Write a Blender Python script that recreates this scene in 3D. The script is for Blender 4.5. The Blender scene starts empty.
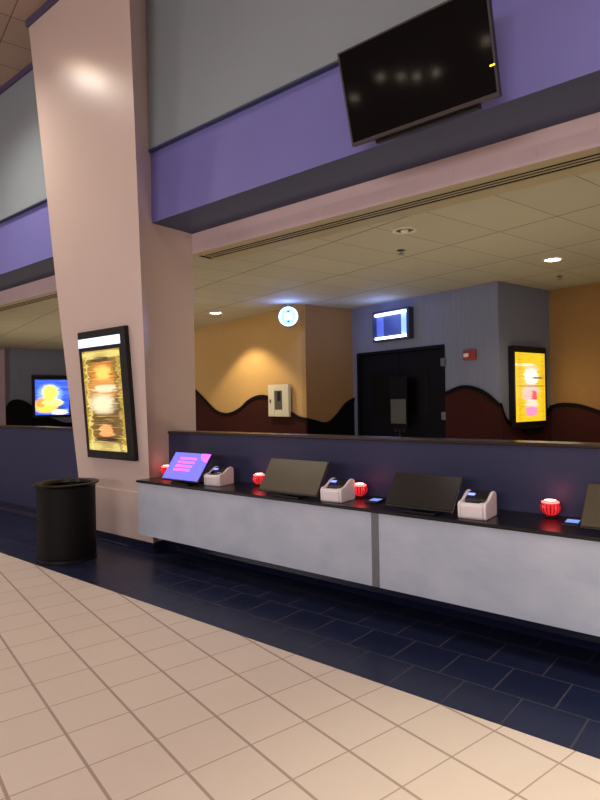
import bpy, bmesh, math, random
from mathutils import Vector, Matrix
random.seed(4)
S = bpy.context.scene
COL = S.collection
PI = math.pi
H = 1.51                                   # eye height
TH = -0.2197739                            # angle between the hall's tile grid and the counter front
E1 = Vector((math.cos(TH), math.sin(TH), 0)); E2 = Vector((-math.sin(TH), math.cos(TH), 0))

# ------------------------------------------------------------------ materials
def lin(c):
    def f(v):
        v /= 255.0
        return v/12.92 if v <= .04045 else ((v+.055)/1.055)**2.4
    return (f(c[0]), f(c[1]), f(c[2]), 1.0)

class NT:
    def __init__(s, name):
        s.m = bpy.data.materials.new(name); s.m.use_nodes = True
        s.t = s.m.node_tree; s.b = s.t.nodes['Principled BSDF']
    def n(s, typ, **kw):
        x = s.t.nodes.new(typ)
        for k, v in kw.items(): setattr(x, k, v)
        return x
    def l(s, a, b): s.t.links.new(a, b)
    def inp(s, sock, v):
        if hasattr(v, 'is_output') or isinstance(v, bpy.types.NodeSocket): s.l(v, sock)
        else: sock.default_value = v
    def math(s, op, a, b=0.0, c=None, clamp=False):
        x = s.n('ShaderNodeMath', operation=op, use_clamp=clamp)
        s.inp(x.inputs[0], a); s.inp(x.inputs[1], b)
        if c is not None: s.inp(x.inputs[2], c)
        return x.outputs[0]
    def mix(s, f, a, b):
        x = s.n('ShaderNodeMix', data_type='RGBA')
        s.inp(x.inputs[0], f); s.inp(x.inputs[6], a); s.inp(x.inputs[7], b)
        return x.outputs[2]
    def coords(s):
        tc = s.n('ShaderNodeTexCoord'); sp = s.n('ShaderNodeSeparateXYZ')
        s.l(tc.outputs['Object'], sp.inputs[0])
        return tc.outputs['Object'], sp.outputs[0], sp.outputs[1], sp.outputs[2]
    def noise(s, vec, scale, detail=3, stretch=None):
        if stretch:
            mp = s.n('ShaderNodeMapping'); s.l(vec, mp.inputs[0]); mp.inputs['Scale'].default_value = stretch; vec = mp.outputs[0]
        x = s.n('ShaderNodeTexNoise'); s.l(vec, x.inputs['Vector'])
        x.inputs['Scale'].default_value = scale; x.inputs['Detail'].default_value = detail
        return x.outputs['Fac']
    def bump(s, h, strength=.2, dist=.01):
        x = s.n('ShaderNodeBump'); x.inputs['Strength'].default_value = strength; x.inputs['Distance'].default_value = dist
        s.l(h, x.inputs['Height']); s.l(x.outputs[0], s.b.inputs['Normal'])

def plain(name, c, rough=.6, spec=.5, metal=0., var=.06, scale=6., stretch=None, bump=0., coat=0.):
    k = NT(name); vec = k.coords()[0]
    f = k.noise(vec, scale, 4, stretch)
    c0 = lin(c); dk = tuple(v*(1-var*2) for v in c0[:3])+(1,); lt = tuple(min(1, v*(1+var*2)) for v in c0[:3])+(1,)
    k.l(k.mix(f, dk, lt), k.b.inputs['Base Color'])
    k.b.inputs['Roughness'].default_value = rough; k.b.inputs['Specular IOR Level'].default_value = spec
    k.b.inputs['Metallic'].default_value = metal; k.b.inputs['Coat Weight'].default_value = coat
    if bump:
        f2 = k.noise(vec, 120, 2, stretch); k.bump(f2, bump, .002)
    return k.m

def emit(name, c, strength, base=None):
    k = NT(name); vec = k.coords()[0]; f = k.noise(vec, 9, 2)
    c0 = lin(c); dk = tuple(v*.92 for v in c0[:3])+(1,)
    k.l(k.mix(f, dk, c0), k.b.inputs['Emission Color'])
    k.b.inputs['Emission Strength'].default_value = strength
    k.b.inputs['Base Color'].default_value = base or c0
    k.b.inputs['Roughness'].default_value = .4
    return k.m

def grid_mat(name, c, line, pu, pv, wu, wv, ou=0., ov=0., rough=.4, bond=0., var=.05, tilevar=.05, spec=.5, axis='xy', soft=.004, bump=.15):
    """tiles of pu x pv; wu, wv the joint widths; bond shifts every second row"""
    k = NT(name); vec, x, y, z = k.coords()
    u = x; v = y if axis == 'xy' else z
    v2 = k.math('DIVIDE', k.math('SUBTRACT', v, ov), pv)
    row = k.math('FLOOR', v2)
    u2 = k.math('DIVIDE', k.math('SUBTRACT', u, ou), pu)
    if bond: u2 = k.math('ADD', u2, k.math('MULTIPLY', k.math('MODULO', k.math('ADD', row, 100.0), 2.0), bond))
    def d(t, p, w):
        fr = k.math('FRACT', t)
        dd = k.math('MULTIPLY', k.math('MINIMUM', fr, k.math('SUBTRACT', 1.0, fr)), p)
        mr = k.n('ShaderNodeMapRange', interpolation_type='SMOOTHSTEP')
        k.l(dd, mr.inputs[0]); mr.inputs[1].default_value = max(0, w/2-soft/2); mr.inputs[2].default_value = w/2+soft/2
        mr.inputs[3].default_value = 1; mr.inputs[4].default_value = 0
        return mr.outputs[0]
    m = k.math('MAXIMUM', d(u2, pu, wu), d(v2, pv, wv))
    cmb = k.n('ShaderNodeCombineXYZ'); k.l(k.math('FLOOR', u2), cmb.inputs[0]); k.l(row, cmb.inputs[1])
    wn = k.n('ShaderNodeTexWhiteNoise'); k.l(cmb.outputs[0], wn.inputs[0])
    c0 = lin(c)
    a = tuple(q*(1-tilevar) for q in c0[:3])+(1,); b = tuple(min(1, q*(1+tilevar)) for q in c0[:3])+(1,)
    t = k.mix(wn.outputs[0], a, b)
    ns = k.noise(vec, 5, 4)
    t = k.mix(k.math('MULTIPLY', ns, var*2), t, tuple(q*.6 for q in c0[:3])+(1,))
    k.l(k.mix(m, t, lin(line)), k.b.inputs['Base Color'])
    k.l(k.math('ADD', rough, k.math('MULTIPLY', m, .3)), k.b.inputs['Roughness'])
    k.b.inputs['Specular IOR Level'].default_value = spec
    if bump: k.bump(k.math('SUBTRACT', 1.0, m), bump, .003)
    return k.m

def artwork(name, base, layers, strength, stripes=0., stripe_c=(0, 0, 0)):
    """a backlit printed picture: soft blobs laid over a ground, object x (0..w) and z (0..h)"""
    k = NT(name); vec, x, y, z = k.coords()
    wob = k.noise(vec, 7, 3, (1, 1, 5)); wb = k.math('MULTIPLY', k.math('SUBTRACT', wob, .5), .3)
    col = lin(base)
    ns = k.noise(vec, 12, 4, (1, 1, 6))
    col = k.mix(k.math('MULTIPLY', ns, .5), col, tuple(v*.45 for v in col[:3])+(1,))
    for (cx, cz, rx, rz, soft, c, op) in layers:
        dx = k.math('DIVIDE', k.math('SUBTRACT', k.math('ADD', x, wb), cx), rx)
        dz = k.math('DIVIDE', k.math('SUBTRACT', z, cz), rz)
        p = 2.4
        r = k.math('ADD', k.math('POWER', k.math('ABSOLUTE', dx), p), k.math('POWER', k.math('ABSOLUTE', dz), p))
        mr = k.n('ShaderNodeMapRange', interpolation_type='SMOOTHSTEP'); k.l(r, mr.inputs[0])
        mr.inputs[1].default_value = max(0, 1-soft); mr.inputs[2].default_value = 1+soft; mr.inputs[3].default_value = op; mr.inputs[4].default_value = 0
        col = k.mix(mr.outputs[0], col, lin(c))
    if stripes:
        s2 = k.noise(vec, 3, 3, (.6, 1, 30))
        mr = k.n('ShaderNodeMapRange'); k.l(s2, mr.inputs[0]); mr.inputs[1].default_value = .56; mr.inputs[2].default_value = .66
        col = k.mix(k.math('MULTIPLY', mr.outputs[0], stripes), col, lin(stripe_c))
    k.l(col, k.b.inputs['Emission Color']); k.b.inputs['Emission Strength'].default_value = strength
    k.b.inputs['Base Color'].default_value = (.02, .02, .02, 1); k.b.inputs['Roughness'].default_value = .3
    return k.m

M = {}
M['column'] = plain('column_paint', (210, 190, 182), .27, .55, var=.02, scale=1.5, bump=.05)
M['grey'] = plain('grey_paint', (140, 150, 158), .6, .3, var=.02, scale=2, bump=.05)
M['purple'] = plain('purple_paint', (118, 116, 184), .55, .3, var=.03, scale=2, bump=.05)
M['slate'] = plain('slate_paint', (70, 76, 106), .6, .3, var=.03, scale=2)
M['lintel'] = plain('pink_beige_paint', (214, 190, 192), .6, .3, var=.03, scale=2)
M['darkpurple'] = plain('crown_paint', (84, 74, 108), .5, .3)
M['navy'] = plain('navy_laminate', (44, 47, 80), .5, .4, var=.05, scale=3, bump=.04)
M['cove'] = plain('navy_cove', (24, 27, 50), .25, .5, var=.1)
M['ledge'] = plain('dark_wood_ledge', (52, 40, 38), .25, .5, var=.2, scale=12, stretch=(.3, 4, 4))
M['backwall'] = plain('dark_rear_paint', (60, 54, 62), .8, .1)
M['olive'] = plain('olive_trim', (176, 164, 134), .5, .3, var=.03)
M['cream_tile'] = grid_mat('cream_floor_tile', (214, 198, 186), (162, 143, 132), .3048, .3048, .0065, .014, rough=.42, var=.08, tilevar=.025, spec=.4, bump=.1)
M['blue_tile'] = grid_mat('navy_floor_tile', (28, 34, 62), (58, 56, 70), .3048, .3048, .010, .008, ou=-1.045, ov=2.645, rough=.3, bond=.5, var=.2, tilevar=.15, spec=.35, bump=.1)
M['carpet'] = plain('tan_carpet', (170, 150, 130), .95, .1, var=.3, scale=30)
M['ceil_tile'] = grid_mat('ceiling_tile', (190, 184, 162), (134, 126, 106), .60, 1.137, .008, .018, ou=-2.2, ov=5.157, rough=.8, var=.05, tilevar=.035, spec=.2, soft=.01, bump=.3)
M['hall_tile'] = grid_mat('hall_ceiling_tile', (176, 154, 138), (110, 92, 84), .54, 1.1, .012, .012, ou=-7.1, ov=1.5, rough=.85, var=.05, tilevar=.05, spec=.2, soft=.01, bump=.3)
M['yellow'] = plain('yellow_wallpaper', (206, 168, 110), .7, .2, var=.04, scale=9, stretch=(1, 1, 3), bump=.1)
M['tan'] = plain('tan_wallpaper', (158, 122, 76), .7, .2, var=.04, scale=9, stretch=(1, 1, 3), bump=.1)  # yellow paper darkened: the side wall's shade is in its colour
M['orange'] = plain('orange_wallpaper', (152, 114, 68), .7, .2, var=.05, scale=9, bump=.1)
M['stripe'] = plain('grey_wood_grain_wallpaper', (122, 128, 148), .65, .25, var=.08, scale=6, stretch=(4, 4, .25), bump=.1)
M['maroon'] = plain('maroon_carpet_wainscot', (60, 26, 24), .85, .15, var=.15, scale=20)
M['blackcap'] = plain('black_cap', (9, 7, 8), .7, .15)
M['black'] = plain('black_plastic', (20, 20, 22), .4, .5, var=.1)
M['softblack'] = plain('black_painted_metal', (16, 14, 16), .5, .4, var=.1)
M['door'] = plain('black_door', (11, 11, 17), .7, .15, var=.1)
M['darkglass'] = plain('dark_glass', (8, 8, 11), .35, .2, var=.05)
M['blackglass'] = plain('black_screen_glass', (20, 18, 18), .07, .3, var=.03)
M['offscreen'] = plain('unlit_screen', (74, 66, 50), .33, .5, var=.03)
M['offscreen2'] = plain('unlit_black_screen', (24, 21, 20), .25, .5, var=.03)
M['counter'] = plain('black_counter_laminate', (14, 13, 18), .3, .5, var=.1)
k = NT('brushed_panel'); vec = k.coords()[0]
f = k.noise(vec, 3.2, 5, (1, 1, 1.6)); f2 = k.noise(vec, 40, 2, (.2, 1, 3))
k.l(k.mix(k.math('ADD', k.math('MULTIPLY', f, .8), k.math('MULTIPLY', f2, .2)), lin((146, 160, 186)), lin((204, 211, 224))), k.b.inputs['Base Color'])
k.b.inputs['Roughness'].default_value = .45; k.b.inputs['Metallic'].default_value = .15; M['panel'] = k.m
M['strip'] = plain('metal_joint_strip', (120, 124, 134), .4, .5, metal=.5)
M['white'] = plain('white_plastic', (224, 216, 222), .35, .5, var=.02)
M['whitepaint'] = plain('white_enamel', (226, 222, 200), .4, .4, var=.02)
M['trimwhite'] = plain('downlight_trim', (226, 216, 196), .4, .4, var=.02)
M['void'] = plain('black_plenum', (3, 3, 3), .9, .1)
M['steel'] = plain('grey_steel', (120, 122, 128), .35, .5, metal=.7)
M['paper'] = plain('paper_notice', (92, 91, 86), .8, .2, var=.12, scale=20, stretch=(1, 1, 4))
M['red'] = plain('red_plastic', (150, 50, 48), .4, .5)
M['lamp_warm'] = emit('lamp_lens_warm', (255, 240, 214), 14)
M['lamp_hall'] = emit('hall_lamp_lens', (255, 222, 184), 30)
M['lamp_globe'] = emit('wall_lamp_globe', (255, 232, 204), 16)
M['tube'] = emit('display_tube_light', (226, 240, 255), 4)
M['sideblue'] = emit('display_blue_side', (132, 168, 220), .9)
M['sideblue2'] = emit('display_blue_side_dim', (72, 88, 164), .75)
M['dispback'] = emit('display_blue_back', (44, 54, 96), .5)
M['signface'] = emit('round_sign_face', (140, 196, 226), 1.0)
M['signring'] = emit('round_sign_ring', (206, 238, 255), 1.8)
M['signwhite'] = emit('round_sign_centre', (240, 252, 255), 1.5)
M['teal'] = plain('teal_print', (20, 90, 104), .5)
M['header_strip'] = emit('white_lit_header', (196, 214, 240), 1.35)
M['screenblue'] = emit('blue_screen', (98, 96, 224), .95)
M['screenpink'] = emit('pink_screen_shape', (240, 92, 226), 1.1)
M['led_blue'] = emit('blue_indicator', (110, 120, 250), 2.5)
M['led_pad'] = emit('lit_card_screen', (112, 150, 226), .8)
M['led_amber'] = emit('amber_indicator', (255, 190, 40), 2.5)
M['redglow'] = emit('red_glowing_ribs', (214, 16, 26), .55, (.3, .01, .01, 1))
kr = NT('red_ribbed_glass'); vec, x, y, z = kr.coords()
an = kr.math('ARCTAN2', y, x); sn = kr.math('MULTIPLY_ADD', kr.math('SINE', kr.math('MULTIPLY', an, 16.0)), .5, .5)
kr.l(kr.mix(sn, lin((90, 6, 14)), lin((255, 44, 52))), kr.b.inputs['Emission Color']); kr.b.inputs['Emission Strength'].default_value = .75
kr.b.inputs['Base Color'].default_value = (.2, .01, .015, 1); kr.b.inputs['Roughness'].default_value = .2; M['redglow'] = kr.m
M['redhot'] = emit('red_lamp_light_ring', (255, 90, 84), 3.5)
M['redwhite'] = emit('red_lamp_top_light', (255, 226, 216), 2.2)

# ------------------------------------------------------------------ mesh helpers
class MB:
    def __init__(s): s.bm = bmesh.new()
    def box(s, x0, x1, y0, y1, z0, z1):
        v = [s.bm.verts.new((x, y, z)) for x in (x0, x1) for y in (y0, y1) for z in (z0, z1)]
        for q in ((0, 1, 3, 2), (4, 6, 7, 5), (0, 4, 5, 1), (2, 3, 7, 6), (0, 2, 6, 4), (1, 5, 7, 3)):
            s.bm.faces.new([v[i] for i in q])
        return s
    def poly(s, pts, y0, y1):
        """outline in x,z pushed from y0 to y1"""
        a = [s.bm.verts.new((p[0], y0, p[1])) for p in pts]; b = [s.bm.verts.new((p[0], y1, p[1])) for p in pts]
        n = len(pts); s.bm.faces.new(a); s.bm.faces.new(b[::-1])
        for i in range(n): s.bm.faces.new((a[i], b[i], b[(i+1) % n], a[(i+1) % n]))
        return s
    def profx(s, pts, x0, x1):
        """outline in y,z pushed from x0 to x1"""
        a = [s.bm.verts.new((x0, p[0], p[1])) for p in pts]; b = [s.bm.verts.new((x1, p[0], p[1])) for p in pts]
        n = len(pts); s.bm.faces.new(a); s.bm.faces.new(b[::-1])
        for i in range(n): s.bm.faces.new((a[i], b[i], b[(i+1) % n], a[(i+1) % n]))
        return s
    def flat(s, pts, z0, z1):
        a = [s.bm.verts.new((p[0], p[1], z0)) for p in pts]; b = [s.bm.verts.new((p[0], p[1], z1)) for p in pts]
        n = len(pts); s.bm.faces.new(a); s.bm.faces.new(b[::-1])
        for i in range(n): s.bm.faces.new((a[i], b[i], b[(i+1) % n], a[(i+1) % n]))
        return s
    def loft(s, rings):
        R = [[s.bm.verts.new(p) for p in r] for r in rings]; n = len(R[0])
        for i in range(len(R)-1):
            for j in range(n): s.bm.faces.new((R[i][j], R[i][(j+1) % n], R[i+1][(j+1) % n], R[i+1][j]))
        s.bm.faces.new(R[0]); s.bm.faces.new(R[-1]); return s
    def lathe(s, prof, n=48, flute=None, c=(0, 0, 0)):
        """prof: list of (r, z); flute(angle, i) scales the radius"""
        R = []
        for i, (r, z) in enumerate(prof):
            if r < 1e-6: R.append([s.bm.verts.new((c[0], c[1], c[2]+z))]); continue
            R.append([s.bm.verts.new((c[0]+r*(flute(2*PI*j/n, i) if flute else 1)*math.cos(2*PI*j/n), c[1]+r*(flute(2*PI*j/n, i) if flute else 1)*math.sin(2*PI*j/n), c[2]+z)) for j in range(n)])
        for a, b in zip(R, R[1:]):
            for j in range(n):
                if len(a) == 1 and len(b) == 1: continue
                if len(a) == 1: s.bm.faces.new((a[0], b[j], b[(j+1) % n]))
                elif len(b) == 1: s.bm.faces.new((a[j], a[(j+1) % n], b[0]))
                else: s.bm.faces.new((a[j], a[(j+1) % n], b[(j+1) % n], b[j]))
        return s
    def build(s, name, mat, parent=None, loc=(0, 0, 0), rot=(0, 0, 0), bevel=0., smooth=False, seg=2):
        bmesh.ops.recalc_face_normals(s.bm, faces=s.bm.faces)
        me = bpy.data.meshes.new(name); s.bm.to_mesh(me); s.bm.free()
        if smooth:
            for p in me.polygons: p.use_smooth = True
            if hasattr(me, 'set_sharp_from_angle'): me.set_sharp_from_angle(angle=math.radians(40))
        for m in (mat if isinstance(mat, (list, tuple)) else [mat]): me.materials.append(m)
        o = bpy.data.objects.new(name, me); COL.objects.link(o)
        o.location = loc; o.rotation_euler = rot
        if parent: o.parent = parent
        if bevel:
            b = o.modifiers.new('bevel', 'BEVEL'); b.width = bevel; b.segments = seg; b.limit_method = 'ANGLE'
        return o

def box(name, mat, x0, x1, y0, y1, z0, z1, parent=None, bevel=0., loc=(0, 0, 0), rot=(0, 0, 0)):
    """origin is put at the middle of the footprint for top-level boxes"""
    return MB().box(x0, x1, y0, y1, z0, z1).build(name, mat, parent, loc, rot, bevel)
def tag(o, label, cat, group=None, kind=None):
    o['label'] = label; o['category'] = cat
    if group: o['group'] = group
    if kind: o['kind'] = kind
    return o
def struct(o): o['kind'] = 'structure'; return o
def thing(name, label, cat, loc, rot=(0, 0, 0), group=None):
    o = bpy.data.objects.new(name, None); COL.objects.link(o); o.empty_display_size = .1
    o.location = loc; o.rotation_euler = rot
    return tag(o, label, cat, group)
def copy_tree(o, parent=None):
    c = o.copy(); COL.objects.link(c); c.parent = parent
    for ch in list(o.children): copy_tree(ch, c)
    return c

# ------------------------------------------------------------------ the hall shell
ZC = 5.84                                   # hall ceiling
ZB = 3.15                                   # lower ceiling behind the counter
sc = 1.51/1.6*1.0
OX, OY = -1.10772583*1.51/1.6, 2.74028748*1.51/1.6
def to_grid(x, y, ox=0, oy=0):
    d = Vector((x-ox, y-oy, 0)); return (d.dot(E1), d.dot(E2))
fl = MB().flat([to_grid(*q, OX, OY) for q in ((-24, -9), (6, -9), (6, 2.65), (-24, 2.65))], -.1, 0).build('floor', M['cream_tile'], loc=(OX, OY, 0), rot=(0, 0, TH)); struct(fl)
struct(box('floor', M['blue_tile'], -24, 6, 2.65, 3.97, -.1, 0))
struct(box('floor', M['carpet'], -24, 6, 3.97, 13.5, -.1, 0))
hc = MB().flat([to_grid(*q) for q in ((-24, -9), (6, -9), (6, 4.4), (-24, 4.4))], ZC, ZC+.1).build('ceiling', M['hall_tile'], rot=(0, 0, TH)); struct(hc)
bc = MB().flat([to_grid(*q) for q in ((-24, 4.19), (6, 4.19), (6, 13.5), (-24, 13.5))], ZB, ZB+.1).build('ceiling', M['ceil_tile'], rot=(0, 0, TH)); struct(bc)
struct(box('wall_back', M['backwall'], -24, 6, -9.15, -9, 0, ZC))
struct(box('wall_left', M['lintel'], -24.15, -24, -9.15, 13.6, 0, ZC))
struct(box('wall_right', M['lintel'], 6, 6.15, -9.15, 13.6, 0, ZC))

# column with the flared front
rings = []
for z, xl, xr in ((0, -6.272, -4.935), (.64, -6.272, -4.925), (2.95, -6.41, -4.785), (ZC, -6.53, -4.615)):
    yf = 3.587-.0714*z
    rings.append([(xl, yf, z), (xr, yf, z), (-4.972, 3.66, z), (-4.98, 4.195, z), (-6.24, 4.195, z), (-6.26, 3.66, z)])
struct(MB().loft(rings).build('wall_column', M['column'], smooth=True))
# slightly proud base wrap and its navy cove
def ring_at(z, g): 
    yf = 3.587-.0714*z-g
    return [(-6.272-g, yf, z), (-4.93+g, yf, z), (-4.968+g, 3.66, z), (-4.976+g, 3.80, z), (-6.244-g, 3.80, z), (-6.264-g, 3.66, z)]
struct(MB().loft([ring_at(.10, .012), ring_at(.60, .012)]).build('trim_1', M['column'], bevel=.003))
struct(MB().loft([ring_at(0, .03), ring_at(.012, .03), ring_at(.03, .022), ring_at(.105, .02)]).build('baseboard_column', M['cove']))
# crown moulding round the top of the column and along the walls
r0 = [(-6.55, 3.587-.0714*5.77-.03), (-4.59, 3.587-.0714*5.77-.03), (-4.59, 3.66), (-6.55, 3.66)]
struct(MB().flat(r0, ZC-.075, ZC).build('trim_2', M['darkpurple'], bevel=.008))

# header: grey upper wall, purple band, slate soffit, pink lintel, left and right of the column
for a, b in ((-24, -6.20), (-5.03, 6)):
    struct(box('wall_upper', M['grey'], a, b, 3.60, 4.24, 4.065, ZC))
    struct(box('trim_3', M['darkpurple'], a, b, 3.575, 3.605, ZC-.075, ZC))
    struct(box('trim_9', M['slate'], a, b, 3.6005, 3.651, 4.048, 4.0645))  # dark strip painting in the shade under the grey wall's edge
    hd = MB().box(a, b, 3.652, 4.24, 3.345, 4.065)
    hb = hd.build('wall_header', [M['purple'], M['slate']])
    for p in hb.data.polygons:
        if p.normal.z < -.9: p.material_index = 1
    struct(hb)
    struct(box('wall_lintel', M['lintel'], a, b, 4.19, 4.202, 3.128, 3.345))
    # olive strip of the ceiling edge carrying the slot grille
    MBt = MB().box(a, b, 4.203, 4.30, 3.128, 3.17).box(a, b, 4.49, 4.64, 3.128, 3.17)
    struct(MBt.build('trim_4', M['olive']))
    struct(box('trim_5', M['void'], a, b, 4.301, 4.489, 3.1335, 3.20))

def slot_grille(a, b, label):
    t = thing('slot_vent', label, 'air vent', ((a+b)/2, 4.395, 3.128)); h = (b-a)/2
    MB().box(-h, h, -.094, -.074, 0, .005).box(-h, h, .074, .094, 0, .005).box(-h, -h+.01, -.074, .074, 0, .005).box(h-.01, h, -.074, .074, 0, .005).build('vent_frame', M['olive'], t)
    for y in (-.0255, .0255):
        MB().box(-h+.01, h-.01, y-.011, y+.011, .001, .005).build('blade', M['olive'], t)
slot_grille(-4.96, 6, 'long olive slot air vent along the ceiling edge above the counter')
slot_grille(-24, -6.25, 'long olive slot air vent in the opening left of the column')

# low navy wall with its dark ledge and cove
for a, b, nm in ((-24, -6.25, 'left'), (-4.972, 6, 'right')):
    struct(box('wall_low_'+nm, M['navy'], a, b, 3.82, 3.97, 0, 1.19))
    struct(box('trim_6', M['ledge'], a, b, 3.805, 3.985, 1.19, 1.215, bevel=.006))
    struct(MB().profx([(3.82, 0), (3.765, 0), (3.775, .012), (3.80, .035), (3.806, .10), (3.82, .104)], a, b).build('baseboard_'+nm, M['cove']))

# ------------------------------------------------------------------ rooms behind, on the rotated grid
A = Vector((-6.347, 7.788, 0)); B = A+E2*1.09; C = B+E1*3.03; D = C+E2*1.36
I = A-E1*10.49; L0 = I-E2*2.65
WZ = 3.16
def face(P, d, ln, mat, name, z0=0, z1=WZ, th=.12, s0=0):
    """wall whose visible side passes through P along d; thickness goes away from the viewer"""
    ang = math.atan2(d.y, d.x)
    return struct(MB().box(s0, ln, 0, th, z0, z1).build(name, mat, loc=P, rot=(0, 0, ang)))
face(I, E1, 10.49, M['yellow'], 'wall_yellow')
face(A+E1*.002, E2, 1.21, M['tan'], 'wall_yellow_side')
face(C, E2, 1.48, M['stripe'], 'wall_grey_side', s0=.12)
face(D, E1, 9.2, M['orange'], 'wall_orange')
face(L0, E2, 2.65, M['stripe'], 'wall_grey_left')
face(L0-E1*7.2, E1, 7.2, M['lintel'], 'wall_far_left')
# grey wall with the double door opening
ang = math.atan2(E1.y, E1.x)
DX0, DX1, DZ = .13, 2.085, 2.335
struct(MB().box(-.12, DX0, 0, .12, 0, WZ).box(DX1, 3.03, 0, .12, 0, WZ).box(DX0, DX1, 0, .12, DZ, WZ).build('wall_grey', M['stripe'], loc=B, rot=(0, 0, ang)))

# wavy wainscot with a black cap
def smooth_pts(p, n=8):
    out = []
    for i in range(len(p)-1):
        p0 = p[max(i-1, 0)]; p1 = p[i]; p2 = p[i+1]; p3 = p[min(i+2, len(p)-1)]
        for j in range(n):
            t = j/n; q = []
            for c in (0, 1):
                q.append(.5*((2*p1[c])+(-p0[c]+p2[c])*t+(2*p0[c]-5*p1[c]+4*p2[c]-p3[c])*t*t+(-p0[c]+3*p1[c]-3*p2[c]+p3[c])*t**3))
            out.append(tuple(q))
    out.append(p[-1]); return out
def wainscot(P, d, pts, mat=None):
    ang = math.atan2(d.y, d.x); c = smooth_pts(pts)
    struct(MB().poly([(c[0][0], 0)]+c+[(c[-1][0], 0)], -.022, -.001).build('trim_7', mat or M['maroon'], loc=P, rot=(0, 0, ang)))
    cap = MB()
    lo = [cap.bm.verts.new((x, -.04, z-.045)) for x, z in c]; hi = [cap.bm.verts.new((x, -.04, z+.012)) for x, z in c]
    lo2 = [cap.bm.verts.new((x, -.001, z-.045)) for x, z in c]; hi2 = [cap.bm.verts.new((x, -.001, z+.012)) for x, z in c]
    for i in range(len(c)-1):
        for q in ((lo, hi), (hi, hi2), (hi2, lo2), (lo2, lo)): cap.bm.faces.new((q[0][i], q[0][i+1], q[1][i+1], q[1][i]))
    for i in (0, -1): cap.bm.faces.new((lo[i], hi[i], hi2[i], lo2[i]))
    struct(cap.build('trim_8', M['blackcap'], loc=P, rot=(0, 0, ang)))
L_ = 10.49
yw = [(0, 1.3), (1.2, 1.65), (2.6, 1.25), (4.0, 1.65), (5.4, 1.3), (L_-4.35, 1.86), (L_-4.05, 1.80), (L_-3.6, 1.58), (L_-3.1, 1.33), (L_-2.62, 1.262), (L_-2.15, 1.36), (L_-1.78, 1.53), (L_-1.42, 1.612), (L_-1.12, 1.59), (L_-.9, 1.50), (L_-.42, 1.30), (L_-.2, 1.225), (L_, 1.195)]
wainscot(I, E1, yw)
wainscot(A, E2, [(0, 1.195), (.18, 1.15), (.36, 1.11), (.52, 1.135), (.71, 1.28), (.89, 1.44), (1.09, 1.53)], M['blackcap'])
wainscot(B, E1, [(2.09, 1.585), (2.2, 1.62), (2.35, 1.668), (2.5, 1.678), (2.7, 1.63), (2.87, 1.54), (3.03, 1.41)])
wainscot(C, E2, [(0, 1.41), (.12, 1.2), (.3, 1.12), (.6, 1.10), (.95, 1.14), (1.2, 1.27), (1.36, 1.345)])
wainscot(D, E1, [(0, 1.345), (.15, 1.385), (.3, 1.388), (.5, 1.36), (.75, 1.28), (1.1, 1.2), (1.6, 1.3), (2.2, 1.6), (2.9, 1.3), (3.6, 1.6), (4.5, 1.3), (6, 1.5), (9, 1.3)])
wainscot(L0, E2, [(-.0, 1.45), (.12, 1.62), (.3, 1.67), (.5, 1.62), (.75, 1.44), (1.0, 1.23), (1.2, 1.12), (1.8, .95), (2.65, 1.3)], M['blackcap'])

def loc_on(P, d, s, off, z):
    n = Vector((d.y, -d.x, 0))
    q = P+d*s+n*off; return (q.x, q.y, z)
def angd(d): return (0, 0, math.atan2(d.y, d.x))

# double door
dr = thing('door_1', 'x', 'x', loc_on(B, E1, (DX0+DX1)/2, 0, 0), angd(E1)); del dr['label']; del dr['category']; struct(dr)
w = (DX1-DX0)/2
MB().box(-w, -w+.05, -.02, .1, 0, DZ).box(w-.05, w, -.02, .1, 0, DZ).box(-w+.05, w-.05, -.02, .1, DZ-.05, DZ).build('door_frame', M['door'], dr)
for sgn in (-1, 1):
    x0, x1 = (-w+.055, -.004) if sgn < 0 else (.004, w-.055)
    lf = box('door_leaf', M['door'], x0, x1, .03, .075, .01, DZ-.055, dr, bevel=.004)
    box('window_pane', M['darkglass'], x0+.30 if sgn < 0 else x0+.12, x1-.12 if sgn < 0 else x1-.30, .024, .03, 1.25, 1.95, lf)
    box('push_plate', M['softblack'], -.13 if sgn < 0 else .05, -.05 if sgn < 0 else .13, .022, .03, .95, 1.2, lf)
for z in (1.23, 2.06):
    box('hinge', M['steel'], w-.06, w+.02, -.032, -.02, z-.06, z+.06, dr)

# notice board on a stand before the door
ns = thing('sign_stand', 'black sign stand holding a pale paper notice before the black double door', 'sign', loc_on(B, E1, 1.24, .12, 0), angd(E1))
MB().lathe([(0, 0), (.16, 0), (.16, .015), (.03, .03), (0, .03)], 32).build('base', M['softblack'], ns, smooth=True)
MB().lathe([(0, .03), (.014, .03), (.014, 1.08), (0, 1.08)], 16).build('pole', M['softblack'], ns, smooth=True)
box('board', M['door'], -.19, .19, -.03, -.012, 1.02, 1.86, ns, .004)
box('paper_notice', M['paper'], -.165, .165, -.034, -.03, 1.10, 1.50, ns)

# fire alarm
fa = thing('fire_alarm', 'small red wall alarm on the grey wall right of the double door', 'alarm', loc_on(B, E1, 2.56, 0, 2.06), angd(E1))
box('housing', M['red'], -.105, .105, -.05, -.001, 0, .145, fa, .008)
box('strobe_lens', M['whitepaint'], -.085, .0, -.062, -.05, .045, .10, fa, .004)

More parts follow.
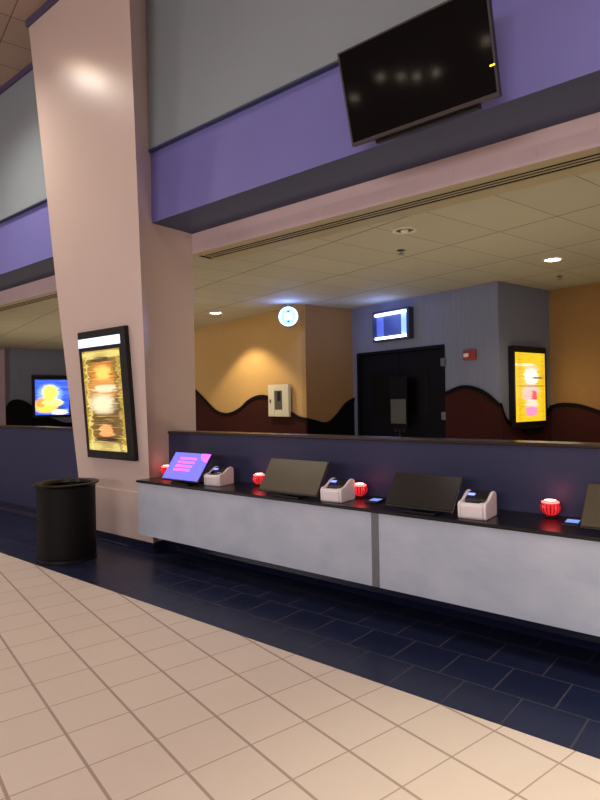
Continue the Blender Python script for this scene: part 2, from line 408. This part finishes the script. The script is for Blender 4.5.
# extinguisher cabinet on the yellow wall
ec = thing('wall_cabinet', 'white framed wall cabinet with a narrow dark window on the yellow wall', 'cabinet', loc_on(A, -E1, .735, 0, 1.222), (0, 0, ang))
ec.location = (A.x-E1.x*.715, A.y-E1.y*.715, 1.225); ec.rotation_euler = (0, 0, ang)
hw = .315; hh = .575
box('body', M['whitepaint'], -hw+.02, hw-.02, -.06, -.042, .02, hh-.02, ec)
MB().box(-hw, -.12, -.085, -.06, 0, hh).box(.12, hw, -.085, -.06, 0, hh).box(-.12, .12, -.085, -.06, 0, .12).box(-.12, .12, -.085, -.06, hh-.11, hh).box(-hw, hw, -.06, -.03, 0, .02).box(-hw, hw, -.06, -.03, hh-.02, hh).box(-hw, -hw+.02, -.06, -.03, .02, hh-.02).box(hw-.02, hw, -.06, -.03, .02, hh-.02).build('door', M['whitepaint'], ec, bevel=.006)
box('window_pane', plain('cabinet_glass', (96, 100, 92), .1, .5), -.118, .118, -.072, -.0605, .122, hh-.112, ec)
box('dark_bottle', M['softblack'], -.04, .05, -.078, -.0725, .28, hh-.13, ec)
box('latch', M['steel'], -hw+.06, -hw+.09, -.095, -.085, .25, .31, ec)

# round illuminated sign near the yellow corner
sgp = Vector((-6.485, 7.52, 2.925))
sg = thing('round_sign', 'round white-blue lit sign high at the corner of the yellow wall', 'sign', sgp, (PI/2, 0, math.radians(36)))
MB().lathe([(0, -.05), (.165, -.05), (.178, -.04), (.178, .03), (.165, .04), (0, .04)], 48).build('housing', M['steel'], sg, smooth=True)
MB().lathe([(.125, .041), (.165, .041), (.160, .052), (.130, .052), (.125, .041)], 48).build('light_ring', M['signring'], sg, smooth=True)
MB().lathe([(0, .041), (.124, .041), (.124, .046), (0, .046)], 48).build('face', M['signface'], sg)
MB().box(-.062, .062, -.055, .055, .047, .051).build('symbol', M['signwhite'], sg, bevel=.02)
for s_ in (1, -1):
    tb = MB(); tb.flat([(-.032, s_*.068), (.032, s_*.068), (0, s_*.108)], .047, .052); tb.build('arrow_mark', M['teal'], sg)
MB().box(-.02, .02, .15, .228, -.03, .01).build('hanger', M['steel'], sg)

# lit display case above the door
dc = thing('display_case', 'blue lit display case with white tubes above the black double door', 'display', loc_on(B, E1, 1.045, 0, 2.515), angd(E1))
w_ = .375; h_ = .45
MB().box(-w_, w_, -.03, -.001, 0, h_).box(-w_, w_, -.12, -.03, -.03, .0).box(-w_, w_, -.12, -.03, h_, h_+.03).box(-w_-.02, -w_, -.12, -.001, -.03, h_+.03).box(w_, w_+.05, -.12, -.001, -.03, h_+.03).build('case', plain('slate_case', (44, 50, 74), .5), dc)
box('back_panel', M['dispback'], -w_+.16, w_-.18, -.036, -.031, .0, h_, dc)
box('side_panel', M['sideblue2'], -w_, -w_+.16, -.045, -.031, .0, h_, dc)
box('side_panel', M['sideblue'], w_-.18, w_, -.045, -.031, .0, h_, dc)
for z in (.025, h_-.025):
    MB().lathe([(0, -w_+.01), (.024, -w_+.01), (.024, w_-.01), (0, w_-.01)], 20).build('light_tube', M['tube'], dc, loc=(0, -.075, z), rot=(0, PI/2, 0), smooth=True)

# yellow poster case on the grey side wall
def poster_case(label, loc, rot, w, z0, z1, art, border, depth=.09, top=.0, frame=None, art_box=None):
    t = thing('poster_case', label, 'poster', loc, rot)
    h = z1-z0; fr = frame or M['softblack']
    MB().box(0, w, -depth+.02, -.001, 0, h).build('case_back', fr, t)
    b = border
    MB().box(0, b[0], -depth, -depth+.02, 0, h).box(w-b[1], w, -depth, -depth+.02, 0, h).box(b[0], w-b[1], -depth, -depth+.02, 0, b[2]).box(b[0], w-b[1], -depth, -depth+.02, h-b[3], h).build('frame', fr, t)
    MB().box(0, w-b[0]-b[1]-.002, 0, .004, 0, h-b[2]-b[3]-.002).build('poster_picture', art, t, loc=(b[0]+.001, -depth+.008, b[2]+.001))
    return t
W2, H2 = .825, 1.02
art2 = artwork('yellow_poster_art', (246, 204, 38), [
    (.42, .78, .17, .07, .5, (240, 200, 160), .9), (.42, .66, .19, .12, .4, (250, 236, 226), .95), (.2, .83, .3, .02, .4, (250, 240, 210), .8),
    (.62, .64, .16, .012, .3, (30, 24, 20), .9), (.40, .42, .20, .12, .5, (240, 190, 190), .9), (.50, .38, .07, .07, .5, (236, 60, 70), .9),
    (.42, .26, .17, .06, .5, (250, 220, 200), .9), (.42, .15, .16, .07, .5, (244, 140, 190), .95), (.12, .5, .05, .6, .5, (214, 160, 20), .5), (.75, .5, .05, .6, .5, (214, 160, 20), .5), (.45, .52, .42, .01, .4, (120, 80, 20), .6)], 1.0, .45, (150, 96, 10))
poster_case('bright yellow backlit poster in a black case on the far grey wall', loc_on(C, E2, .23, 0, 1.06), angd(E2), .87, 1.06, 2.24, art2, (.035, .035, .08, .09))
pb = thing('wall_shelf', 'dark rounded bracket on the wall just below the yellow poster', 'shelf', loc_on(C, E2, .72, 0, .96), angd(E2))
MB().poly([(-.26, .09)]+[(.26*math.cos(PI+PI*i/16), .085+.1*math.sin(PI+PI*i/16)) for i in range(1, 16)]+[(.26, .09)], -.10, -.045).build('bracket_body', M['blackcap'], pb, bevel=.008)
box('shelf_top', M['ledge'], -.29, .29, -.12, -.045, .09, .098, pb)

art3 = artwork('blue_yellow_poster_art', (40, 84, 210), [
    (.42, .60, .34, .30, .5, (130, 170, 240), .7), (.42, .66, .22, .22, .5, (250, 226, 70), .95), (.30, .28, .32, .22, .5, (250, 190, 50), .95),
    (.16, .36, .14, .12, .5, (240, 120, 60), .8), (.50, .36, .28, .10, .5, (255, 236, 120), .9), (.68, .08, .22, .08, .5, (250, 236, 220), .9), (.72, .2, .12, .05, .5, (40, 60, 60), .7)], 1.5, .2, (255, 240, 180))
poster_case('bright blue and yellow backlit poster seen left of the column', loc_on(L0, E2, .70, 0, 1.14), angd(E2), 1.16, 1.14, 2.38, art3, (.07, .13, .07, .13))

# tall gold poster on the leaning column front
pz = .928; py = 3.587-.0714*pz
lean = math.atan(.0714)
cpz = thing('poster_case', 'tall gold backlit poster in a black case on the pink column', 'poster', (-5.955, py, pz), (lean, 0, 0))
PW, PH = .885, 1.365
MB().box(0, PW, -.035, -.001, 0, PH).build('case_back', M['softblack'], cpz)
MB().box(0, .045, -.05, -.035, 0, PH).box(PW-.12, PW, -.05, -.035, 0, PH).box(.045, PW-.12, -.05, -.035, 0, .085).box(.045, PW-.12, -.05, -.035, PH-.085, PH).box(.045, PW-.12, -.05, -.035, 1.155, 1.195).build('frame', M['softblack'], cpz, bevel=.003)
MB().box(.008, PW-.09, -.054, -.050, 1.195, 1.287).build('lit_header_strip', M['header_strip'], cpz)
art1 = artwork('gold_poster_art', (160, 128, 48), [
    (.36, .5, .30, .62, .7, (74, 50, 22), .75), (.07, .5, .03, .6, .8, (236, 208, 110), .7), (.66, .5, .03, .6, .8, (206, 176, 80), .5),
    (.36, .04, .40, .05, .6, (240, 220, 130), .6), (.36, 1.02, .40, .04, .6, (240, 220, 130), .7),
    (.36, .52, .20, .52, .6, (120, 66, 30), .55), (.36, .80, .22, .15, .9, (220, 136, 50), .9), (.38, .82, .14, .08, .9, (255, 206, 100), .9), (.36, .66, .30, .10, .9, (206, 140, 74), .8),
    (.40, .66, .22, .04, .5, (250, 236, 200), .7), (.32, .50, .22, .1, .95, (250, 232, 190), .85), (.34, .30, .18, .08, .5, (90, 66, 30), .8), (.35, .215, .13, .065, .4, (240, 156, 96), .95), (.35, .125, .18, .02, .4, (20, 14, 10), .9),
    (.35, .965, .16, .03, .5, (60, 44, 24), .8), (.62, .4, .04, .5, .5, (96, 70, 24), .6)], 1.1, .5, (250, 222, 120))
MB().box(0, .718, 0, .004, 0, 1.068).build('poster_picture', art1, cpz, loc=(.046, -.043, .086))

# ------------------------------------------------------------------ counter
ct = thing('counter', 'long floating counter with black glossy top and pale brushed front panels', 'counter', (-2.2, 3.55, 0))
def X(v): return v+2.2
def Y(v): return v-3.55
box('worktop', M['counter'], X(-4.86), X(3.2), Y(3.335), Y(3.818), .745, .768, ct, bevel=.004)
for a, b in ((-4.83, -2.185), (-2.125, .55), (.61, 3.2)):
    box('front_panel', M['panel'], X(a), X(b), Y(3.35), Y(3.37), .245, .744, ct, bevel=.002)
for a in (-2.185, .55):
    box('joint_strip', M['strip'], X(a)+.001, X(a+.06)-.001, Y(3.353), Y(3.372), .245, .744, ct)
box('end_panel', M['panel'], X(-4.85), X(-4.831), Y(3.352), Y(3.50), .245, .744, ct)
box('under_body', M['softblack'], X(-4.80), X(3.2), Y(3.372), Y(3.818), .42, .744, ct)

def monitor(label, xl, xr, yb, yt, zt, screen, zb=.80):
    t = thing('monitor', label, 'monitor', ((xl+xr)/2, yb, .768)); w = (xr-xl)/2
    a = -math.atan2(yt-yb, zt-zb); L = math.hypot(yt-yb, zt-zb)
    MB().box(-w, w, 0, .016, 0, L).build('housing', M['black'], t, (0, 0, zb-.768), (a, 0, 0), bevel=.004)
    scn = MB().box(-w+.006, w-.010, -.004, -.0005, .012, L-.008).build('screen', screen, t, (0, 0, zb-.768), (a, 0, 0))
    MB().profx([(.06, 0), (.11, .0), (.125, .13), (.10, .13)], -.06, .06).build('stand', M['black'], t)
    box('foot', M['black'], -.12, .12, .0, .20, 0, .012, t, .003)
    return t, w, L, a
m1, w1, L1, a1 = monitor('lit touch monitor with blue-violet screen and pink bars, at the counter end by the column', -4.52, -4.005, 3.38, 3.56, 1.04, M['screenblue'])
def onscreen(t, zb, a, nm, x0, x1, z0, z1, mat, bevel=.004):
    return MB().box(x0, x1, -.0065, -.0042, z0, z1).build(nm, mat, t, (0, 0, zb-.768), (a, 0, 0))
for i in range(4):
    q = onscreen(m1, .80, a1, 'menu_bar', -.155+.006*i, .075+.006*i, .100+.040*i, .122+.040*i, M['screenpink'])
bm = bmesh.new()
pts = [(w1-.011, L1-.009)]+[(w1-.011-.115*math.cos(t*PI/2/10), L1-.009-.085*math.sin(t*PI/2/10)) for t in range(11)]
a_ = [bm.verts.new((p[0], -.0065, p[1])) for p in pts]; b_ = [bm.verts.new((p[0], -.0042, p[1])) for p in pts]
bm.faces.new(a_); bm.faces.new(b_[::-1])
for i in range(len(pts)): bm.faces.new((a_[i], b_[i], b_[(i+1) % len(pts)], a_[(i+1) % len(pts)]))
kk = MB(); kk.bm.free(); kk.bm = bm; kk.build('corner_mark', M['screenpink'], m1, (0, 0, .80-.768), (a1, 0, 0))
monitor('unlit touch monitor with an olive grey screen, second from the column', -3.26, -2.665, 3.37, 3.535, 1.045, M['offscreen'])
monitor('unlit black touch monitor near the middle of the counter', -2.09, -1.60, 3.37, 3.52, 1.005, M['offscreen2'])
monitor('dark touch monitor at the right edge of the photo, beside a glowing red lamp', -.875, -.36, 3.375, 3.55, 1.02, M['offscreen'])

def printer(label):
    t = thing('receipt_printer', label, 'printer', (0, 0, .768), group='white receipt printers on the counter')
    w = .088
    # lower shell: nose low, rear high, seen from the side (y, z)
    prof = [(-.105, .012), (-.098, 0), (.10, 0), (.108, .012), (.107, .128), (.098, .146), (.075, .155), (.045, .154), (.01, .140), (-.02, .122), (-.05, .110), (-.085, .106), (-.102, .098), (-.110, .084)]
    MB().profx(prof, -w, -w+.020).build('side_shell', M['white'], t, bevel=.007, seg=3)
    MB().profx(prof, w-.020, w).build('side_shell', M['white'], t, bevel=.007, seg=3)
    mid = [(-.109, .012), (-.100, 0), (.10, 0), (.104, .012), (.10, .12), (-.02, .100), (-.05, .098), (-.088, .102), (-.104, .094), (-.113, .08)]
    MB().profx(mid, -w+.0205, w-.0205).build('body', M['white'], t, bevel=.005)
    MB().profx([(-.045, .0985), (-.02, .1005), (.098, .1205), (.099, .135), (.075, .147), (.045, .147), (.008, .134), (-.03, .115)], -w+.022, w-.022).build('cover', M['black'], t, bevel=.003)
    box('paper_slot', M['black'], -.045, .045, -.094, -.05, .0985, .1045, t)
    MB().box(-.03, .012, -.0, .022, .0, .004).build('status_light', M['led_blue'], t, loc=(-.03, .0, .131), rot=(math.radians(20), 0, 0))
    box('seam', M['strip'], -w+.024, w-.024, -.110, -.107, .045, .047, t)
    return t
p0 = printer('white receipt printer beside the lit blue-violet monitor')
p0.location = (-3.94, 3.575, .768); p0.rotation_euler = (0, 0, math.radians(10))
for x, y, r, lb in ((-2.568, 3.50, 6, 'white receipt printer between the olive grey monitor and a glowing red lamp'), (-1.498, 3.50, 4, 'white receipt printer just right of the unlit black monitor in mid counter')):
    c = copy_tree(p0); c.location = (x, y, .768); c.rotation_euler = (0, 0, math.radians(r)); c['label'] = lb

def red_lamp():
    t = thing('table_lamp', '', 'lamp', (0, 0, .768), group='small red glowing lamps on the counter')
    MB().lathe([(0, 0), (.036, 0), (.038, .006), (.03, .012), (0, .012)], 40).build('base', M['black'], t, smooth=True)
    pr = [(.0, .0125)]+[(.057*math.sin(a), .062-.049*math.cos(a)) for a in [i*PI/12 for i in range(1, 10)]]+[(.030, .103), (0, .103)]
    fl_ = lambda a, i: 1+.06*math.cos(20*a) if 1 <= i <= 9 else 1
    MB().lathe(pr, 144, fl_).build('ribbed_globe', M['redglow'], t, smooth=True)
    MB().lathe([(.046, .091), (.0515, .093), (.049, .0985), (.036, .0985)], 48).build('light_ring', M['redhot'], t, smooth=True)
    MB().lathe([(0, .1035), (.031, .1035), (.034, .105), (.033, .108), (0, .108)], 40).build('cap', M['redwhite'], t, smooth=True)
    return t
l0 = red_lamp()
lamps = [(-4.86, 3.70, 'small red glowing lamp at the counter end, half hidden by the blue-violet monitor'),
         (-3.58, 3.72, 'small red glowing lamp at the left edge of the olive grey monitor'),
         (-2.50, 3.685, 'small red glowing lamp right beside a printer, left of the black monitor'),
         (-1.13, 3.725, 'small red glowing lamp standing alone at the right end of the counter')]
for i, (x, y, lb) in enumerate(lamps):
    o = l0 if i == 0 else copy_tree(l0)
    o.location = (x, y, .768); o['label'] = lb
    ld = bpy.data.lights.new('red_glow', 'POINT'); ld.color = (1, .08, .08); ld.energy = .16; ld.shadow_soft_size = .03
    lo = bpy.data.objects.new('red_glow', ld); COL.objects.link(lo); lo.location = (x+.02, y-.03, .768+.15); ld.energy = .05 if i == 0 else .16

for x, y, lb in ((-2.31, 3.60, 'small card reader with lit blue screen beside the black monitor in mid counter'), (-.975, 3.615, 'small card reader with lit blue screen by the right edge of the counter')):
    t = thing('card_reader', lb, 'card reader', (x, y, .768), (0, 0, .1), group='card readers on the counter')
    MB().profx([(-.08, 0), (.08, 0), (.08, .014), (-.08, .009)], -.045, .045).build('body', M['black'], t, bevel=.002)
    MB().box(-.035, .035, -.03, .05, 0, .001).build('screen', M['led_pad'], t, loc=(0, 0, .0128), rot=(.03, 0, 0))

# ------------------------------------------------------------------ television
tv = thing('television', 'black wall television tilted forward on the purple band', 'television', (-1.795, 3.40, 3.27), (math.radians(15.6), 0, 0))
TWh, THh = .52, .60
MB().box(-TWh, TWh, 0, .045, 0, THh).build('housing', M['black'], tv, bevel=.005)
MB().box(-TWh, TWh, -.006, -.0005, 0, .022).box(-TWh, TWh, -.006, -.0005, THh-.012, THh).box(-TWh, -TWh+.012, -.006, -.0005, .022, THh-.012).box(TWh-.012, TWh, -.006, -.0005, .022, THh-.012).build('bezel', plain('tv_bezel', (64, 56, 56), .35), tv, bevel=.001)
box('screen', M['blackglass'], -TWh+.0125, TWh-.0125, -.003, -.0005, .0225, THh-.0125, tv)
box('indicator', M['led_amber'], TWh-.035, TWh-.005, -.009, -.006, .165, .175, tv, bevel=.002)  # glowing bar standing in for a lamp's reflection on the bezel
MB().box(-.36, .37, .046, .10, -.022, .09).build('wall_bracket', M['softblack'], tv)
MB().box(-.30, -.25, .046, .13, .08, .4).build('bracket_arm', M['softblack'], tv, bevel=.003)
MB().box(.25, .30, .046, .13, .08, .4).build('bracket_arm', M['softblack'], tv, bevel=.003)
# ------------------------------------------------------------------ waste bin
bn = thing('waste_bin', 'large round black waste bin at the foot of the column', 'bin', (-5.49, 2.965, 0))
fl2 = None
R_ = .275; HB = .735
prof = [(0, .02), (R_-.02, .02), (R_-.005, .03)]+[(R_-.003+.0012*(i % 2), .05+i*.015) for i in range(int((HB-.08)/.015))]+[(R_, HB-.02), (R_-.012, HB-.02), (R_-.02, .05), (0, .05)]
kb = NT('perforated_black_metal'); vec, x, y, z = kb.coords()
vz = kb.n('ShaderNodeTexVoronoi'); kb.l(vec, vz.inputs['Vector']); vz.inputs['Scale'].default_value = 60; vz.inputs['Randomness'].default_value = .1
kb.l(kb.mix(kb.math('GREATER_THAN', vz.outputs['Distance'], .35), lin((3, 3, 4)), lin((11, 9, 10))), kb.b.inputs['Base Color']); kb.b.inputs['Roughness'].default_value = .6; kb.b.inputs['Specular IOR Level'].default_value = .2
MB().lathe(prof, 72).build('body', kb.m, bn, smooth=True)
MB().lathe([(0, 0), (R_-.01, 0), (R_+.004, .006), (R_+.004, .03), (R_-.012, .032)], 72).build('base', M['softblack'], bn, smooth=True)
MB().lathe([(R_-.012, HB-.03), (R_+.02, HB-.008), (R_+.034, HB+.002), (R_+.034, HB+.012), (R_+.015, HB+.016), (R_-.03, HB+.004), (R_-.045, HB-.02), (R_-.03, HB-.03), (R_-.012, HB-.03)], 72).build('rim', plain('bin_rim', (20, 18, 18), .3, .5, metal=.4), bn, smooth=True)

# ------------------------------------------------------------------ ceiling fittings
def downlight(label, loc, r, lens, group, energy, col, size=1.9, blend=.6, lit=True, hollow=False):
    t = thing('recessed_downlight', label, 'ceiling light', loc, group=group)
    MB().lathe([(r*.82, 0), (r*.9, -.012), (r*1.12, -.008), (r*1.14, 0), (r*1.1, .002)], 40).build('trim_ring', M['trimwhite'], t, smooth=True)
    if lit:
        MB().lathe([(0, -.003), (r*.84, -.003), (r*.84, .0), (0, .0)], 40).build('lens', lens, t)
        ld = bpy.data.lights.new('downlight_beam', 'SPOT'); ld.energy = energy; ld.color = col; ld.spot_size = size; ld.spot_blend = blend; ld.shadow_soft_size = r
        lo = bpy.data.objects.new('downlight_beam', ld); COL.objects.link(lo); lo.location = (loc[0], loc[1], loc[2]-.03)
    else:
        MB().lathe([(0, -.001), (r*.82, -.001)], 40).build('reflector_cup', plain('unlit_cup', (120, 112, 98), .2, metal=.3), t, smooth=True)
        MB().lathe([(0, -.03), (r*.2, -.027), (r*.36, -.012), (r*.36, -.002)], 32).build('bulb', M['whitepaint'], t, smooth=True)
    return t
WARM = (1, .78, .52)
g2 = 'lit round downlights in the low ceiling'
for x, y, lb in ((.9, 5.6, 'lit round downlight in the low ceiling far right of the counter'), (-11.6, 6.6, 'lit round downlight in the low ceiling behind the column'), (-13.4, 5.2, 'lit round downlight in the low ceiling of the left opening')):
    downlight(lb, (x, y, ZB), .105, M['lamp_warm'], g2, 60, (1, .86, .66), 2.5, .8)  # unseen downlights, added to brighten the low-ceilinged room
def wash(x, y, e, sx, sy):  # added upward fill hidden behind the low wall, brightens the ceiling; no fitting
    ld = bpy.data.lights.new('floor_uplight', 'AREA'); ld.shape = 'RECTANGLE'; ld.size = sx; ld.size_y = sy; ld.energy = e; ld.color = (1, .88, .66)
    o = bpy.data.objects.new('floor_uplight', ld); COL.objects.link(o); o.location = (x, y, .5); o.rotation_euler = (PI, 0, TH)
wash(-2.4, 5.6, 26, 5, 2.0); wash(-7.5, 5.9, 14, 3, 1.6); wash(-12.5, 6.4, 24, 4, 2.4)
downlight('lit round downlight in the low ceiling above the yellow wall', (-8.09, 7.33, ZB), .12, M['lamp_warm'], g2, 150, (1, .80, .5), 2.0, .3)
downlight('lit round downlight in the low ceiling above the yellow poster', (-2.16, 7.38, ZB), .105, M['lamp_warm'], g2, 55, (1, .80, .52), 2.3, .6)
downlight('unlit recessed downlight near the slot vent', (-2.86, 5.07, ZB), .105, None, 'unlit downlights', 0, WARM, lit=False)
for x, y, lb in ((-3.28, 5.73, 'small metal sprinkler in the low ceiling near the unlit downlight'), (-2.4, 8.5, 'small metal sprinkler in the low ceiling by the orange wall')):
    t = thing('fire_sprinkler', lb, 'sprinkler', (x, y, ZB+.004), group='fire sprinklers in the low ceiling')
    MB().lathe([(0, -.004), (.045, -.004), (.05, 0), (0, 0)], 28).build('escutcheon', M['steel'], t, smooth=True)
    MB().lathe([(0, -.045), (.03, -.045), (.03, -.04), (.008, -.036), (.01, -.004), (0, -.004)], 24).build('sprinkler_head', M['steel'], t, smooth=True)

# hall downlights (in the high ceiling, above and behind the viewer)
HW = (1, .93, .86); HP = (1, .90, .90)
hall = [(-7.2, 2.04, 330, (1, .92, .80)), (-3.4, 1.6, 60, HP), (.9, .8, 260, (1, .93, .74)), (2.6, 2.2, 240, HW), (-6.4, -1.6, 80, HP), (-2.2, -2.0, 90, HP), (1.8, -2.2, 200, HW), (-11, 1.2, 170, HP), (-16, .5, 170, HP), (-11, -3.5, 100, HP), (.35, 1.75, 850, (1, .94, .72), .85, 1.0)]
names = ['nearest the column', 'over the floor left of mid counter', 'over the tiled floor by the viewer', 'over the counter far right', 'behind the viewer on the left', 'behind the viewer in the middle', 'behind the viewer on the right', 'over the left opening', 'at the far left of the hall', 'far behind on the left', 'aimed at the floor near the viewer']
for (x, y, e, c, *rest), nme in zip(hall, names):
    downlight('round downlight in the high hall ceiling ' + nme, (x, y, ZC), .14, M['lamp_hall'], 'warm downlights in the high hall ceiling', e, c, *(rest or (2.5, .8)))

# wall lamps on the far hall wall, mirrored in the television
REFL = [(-9.245, 3.645), (-8.306, 3.86), (-7.749, 3.682), (-7.322, 3.548), (-6.802, 3.465), (-5.425, 3.689)]
for i, (x, z) in enumerate(REFL):
    t = thing('wall_lamp', 'round warm globe lamp on the hall wall behind the viewer', 'lamp', (x, -8.999, z), group='globe lamps on the hall wall')
    MB().lathe([(0, -.07), (.06, -.07), (.06, -.001), (0, -.001)], 24).build('backplate', M['steel'], t, rot=(PI/2, 0, 0), smooth=True)
    t.children[0].rotation_euler = (-PI/2, 0, 0)
    MB().lathe([(0, -.05)]+[(.05*math.sin(a), -.05*math.cos(a)) for a in [j*PI/12 for j in range(1, 12)]]+[(0, .05)], 32).build('globe', M['lamp_globe'], t, loc=(0, .119, 0), smooth=True)

# added soft fill lights without fittings, unseen, in front of the hall's far wall
for x, e, sx in ((1.0, 350, 6), (-14.5, 200, 5)):
    ld = bpy.data.lights.new('lobby_wall_light', 'AREA'); ld.shape = 'RECTANGLE'; ld.size = sx; ld.size_y = 1.6; ld.energy = e; ld.color = (1, .90, .90)
    lo = bpy.data.objects.new('lobby_wall_light', ld); COL.objects.link(lo); lo.location = (x, -8.9, 2.9); lo.rotation_euler = (PI/2, 0, 0)
# coloured glow of the sign, display case and posters
def point(name, loc, col, e, r=.1):
    ld = bpy.data.lights.new(name, 'POINT'); ld.color = col; ld.energy = e; ld.shadow_soft_size = r
    o = bpy.data.objects.new(name, ld); COL.objects.link(o); o.location = loc
n2 = Vector((-E2.x, -E2.y, 0))
point('sign_glow', sgp+Vector((.14, -.19, .02)), (.16, .28, 1), 7, .12)
q = B+E1*1.0+n2*.30; point('display_glow', (q.x, q.y, 2.85), (.18, .3, 1), 6, .2)
q = C+E2*.75+E1*.45; point('poster_glow', (q.x, q.y, 1.7), (1, .9, .55), 2.5, .3)

# ------------------------------------------------------------------ world and camera
wd = bpy.data.worlds.new('World'); S.world = wd; wd.use_nodes = True
wd.node_tree.nodes['Background'].inputs[0].default_value = (.5, .42, .5, 1); wd.node_tree.nodes['Background'].inputs[1].default_value = .02
f, yaw, pitch, roll = 587.402, -.694661412, .000540182, -.0177395
cy, sy, cp, sp, cr, sr = math.cos(yaw), math.sin(yaw), math.cos(pitch), math.sin(pitch), math.cos(roll), math.sin(roll)
fw = Vector((sy*cp, cy*cp, sp)); r0_ = Vector((cy, -sy, 0)); u0 = r0_.cross(fw)
rr = cr*r0_+sr*u0; uu = -sr*r0_+cr*u0
cd = bpy.data.cameras.new('camera'); cam = bpy.data.objects.new('camera', cd); COL.objects.link(cam)
cam.matrix_world = Matrix(((rr.x, uu.x, -fw.x, 0), (rr.y, uu.y, -fw.y, 0), (rr.z, uu.z, -fw.z, H), (0, 0, 0, 1)))
cd.sensor_fit = 'VERTICAL'; cd.sensor_height = 24; cd.lens = f*24/800; cd.clip_start = .05
S.camera = cam
vs = S.view_settings; vs.view_transform = 'Standard'; vs.look = 'None'; vs.gamma = 1; vs.use_curve_mapping = False; vs.exposure = .35
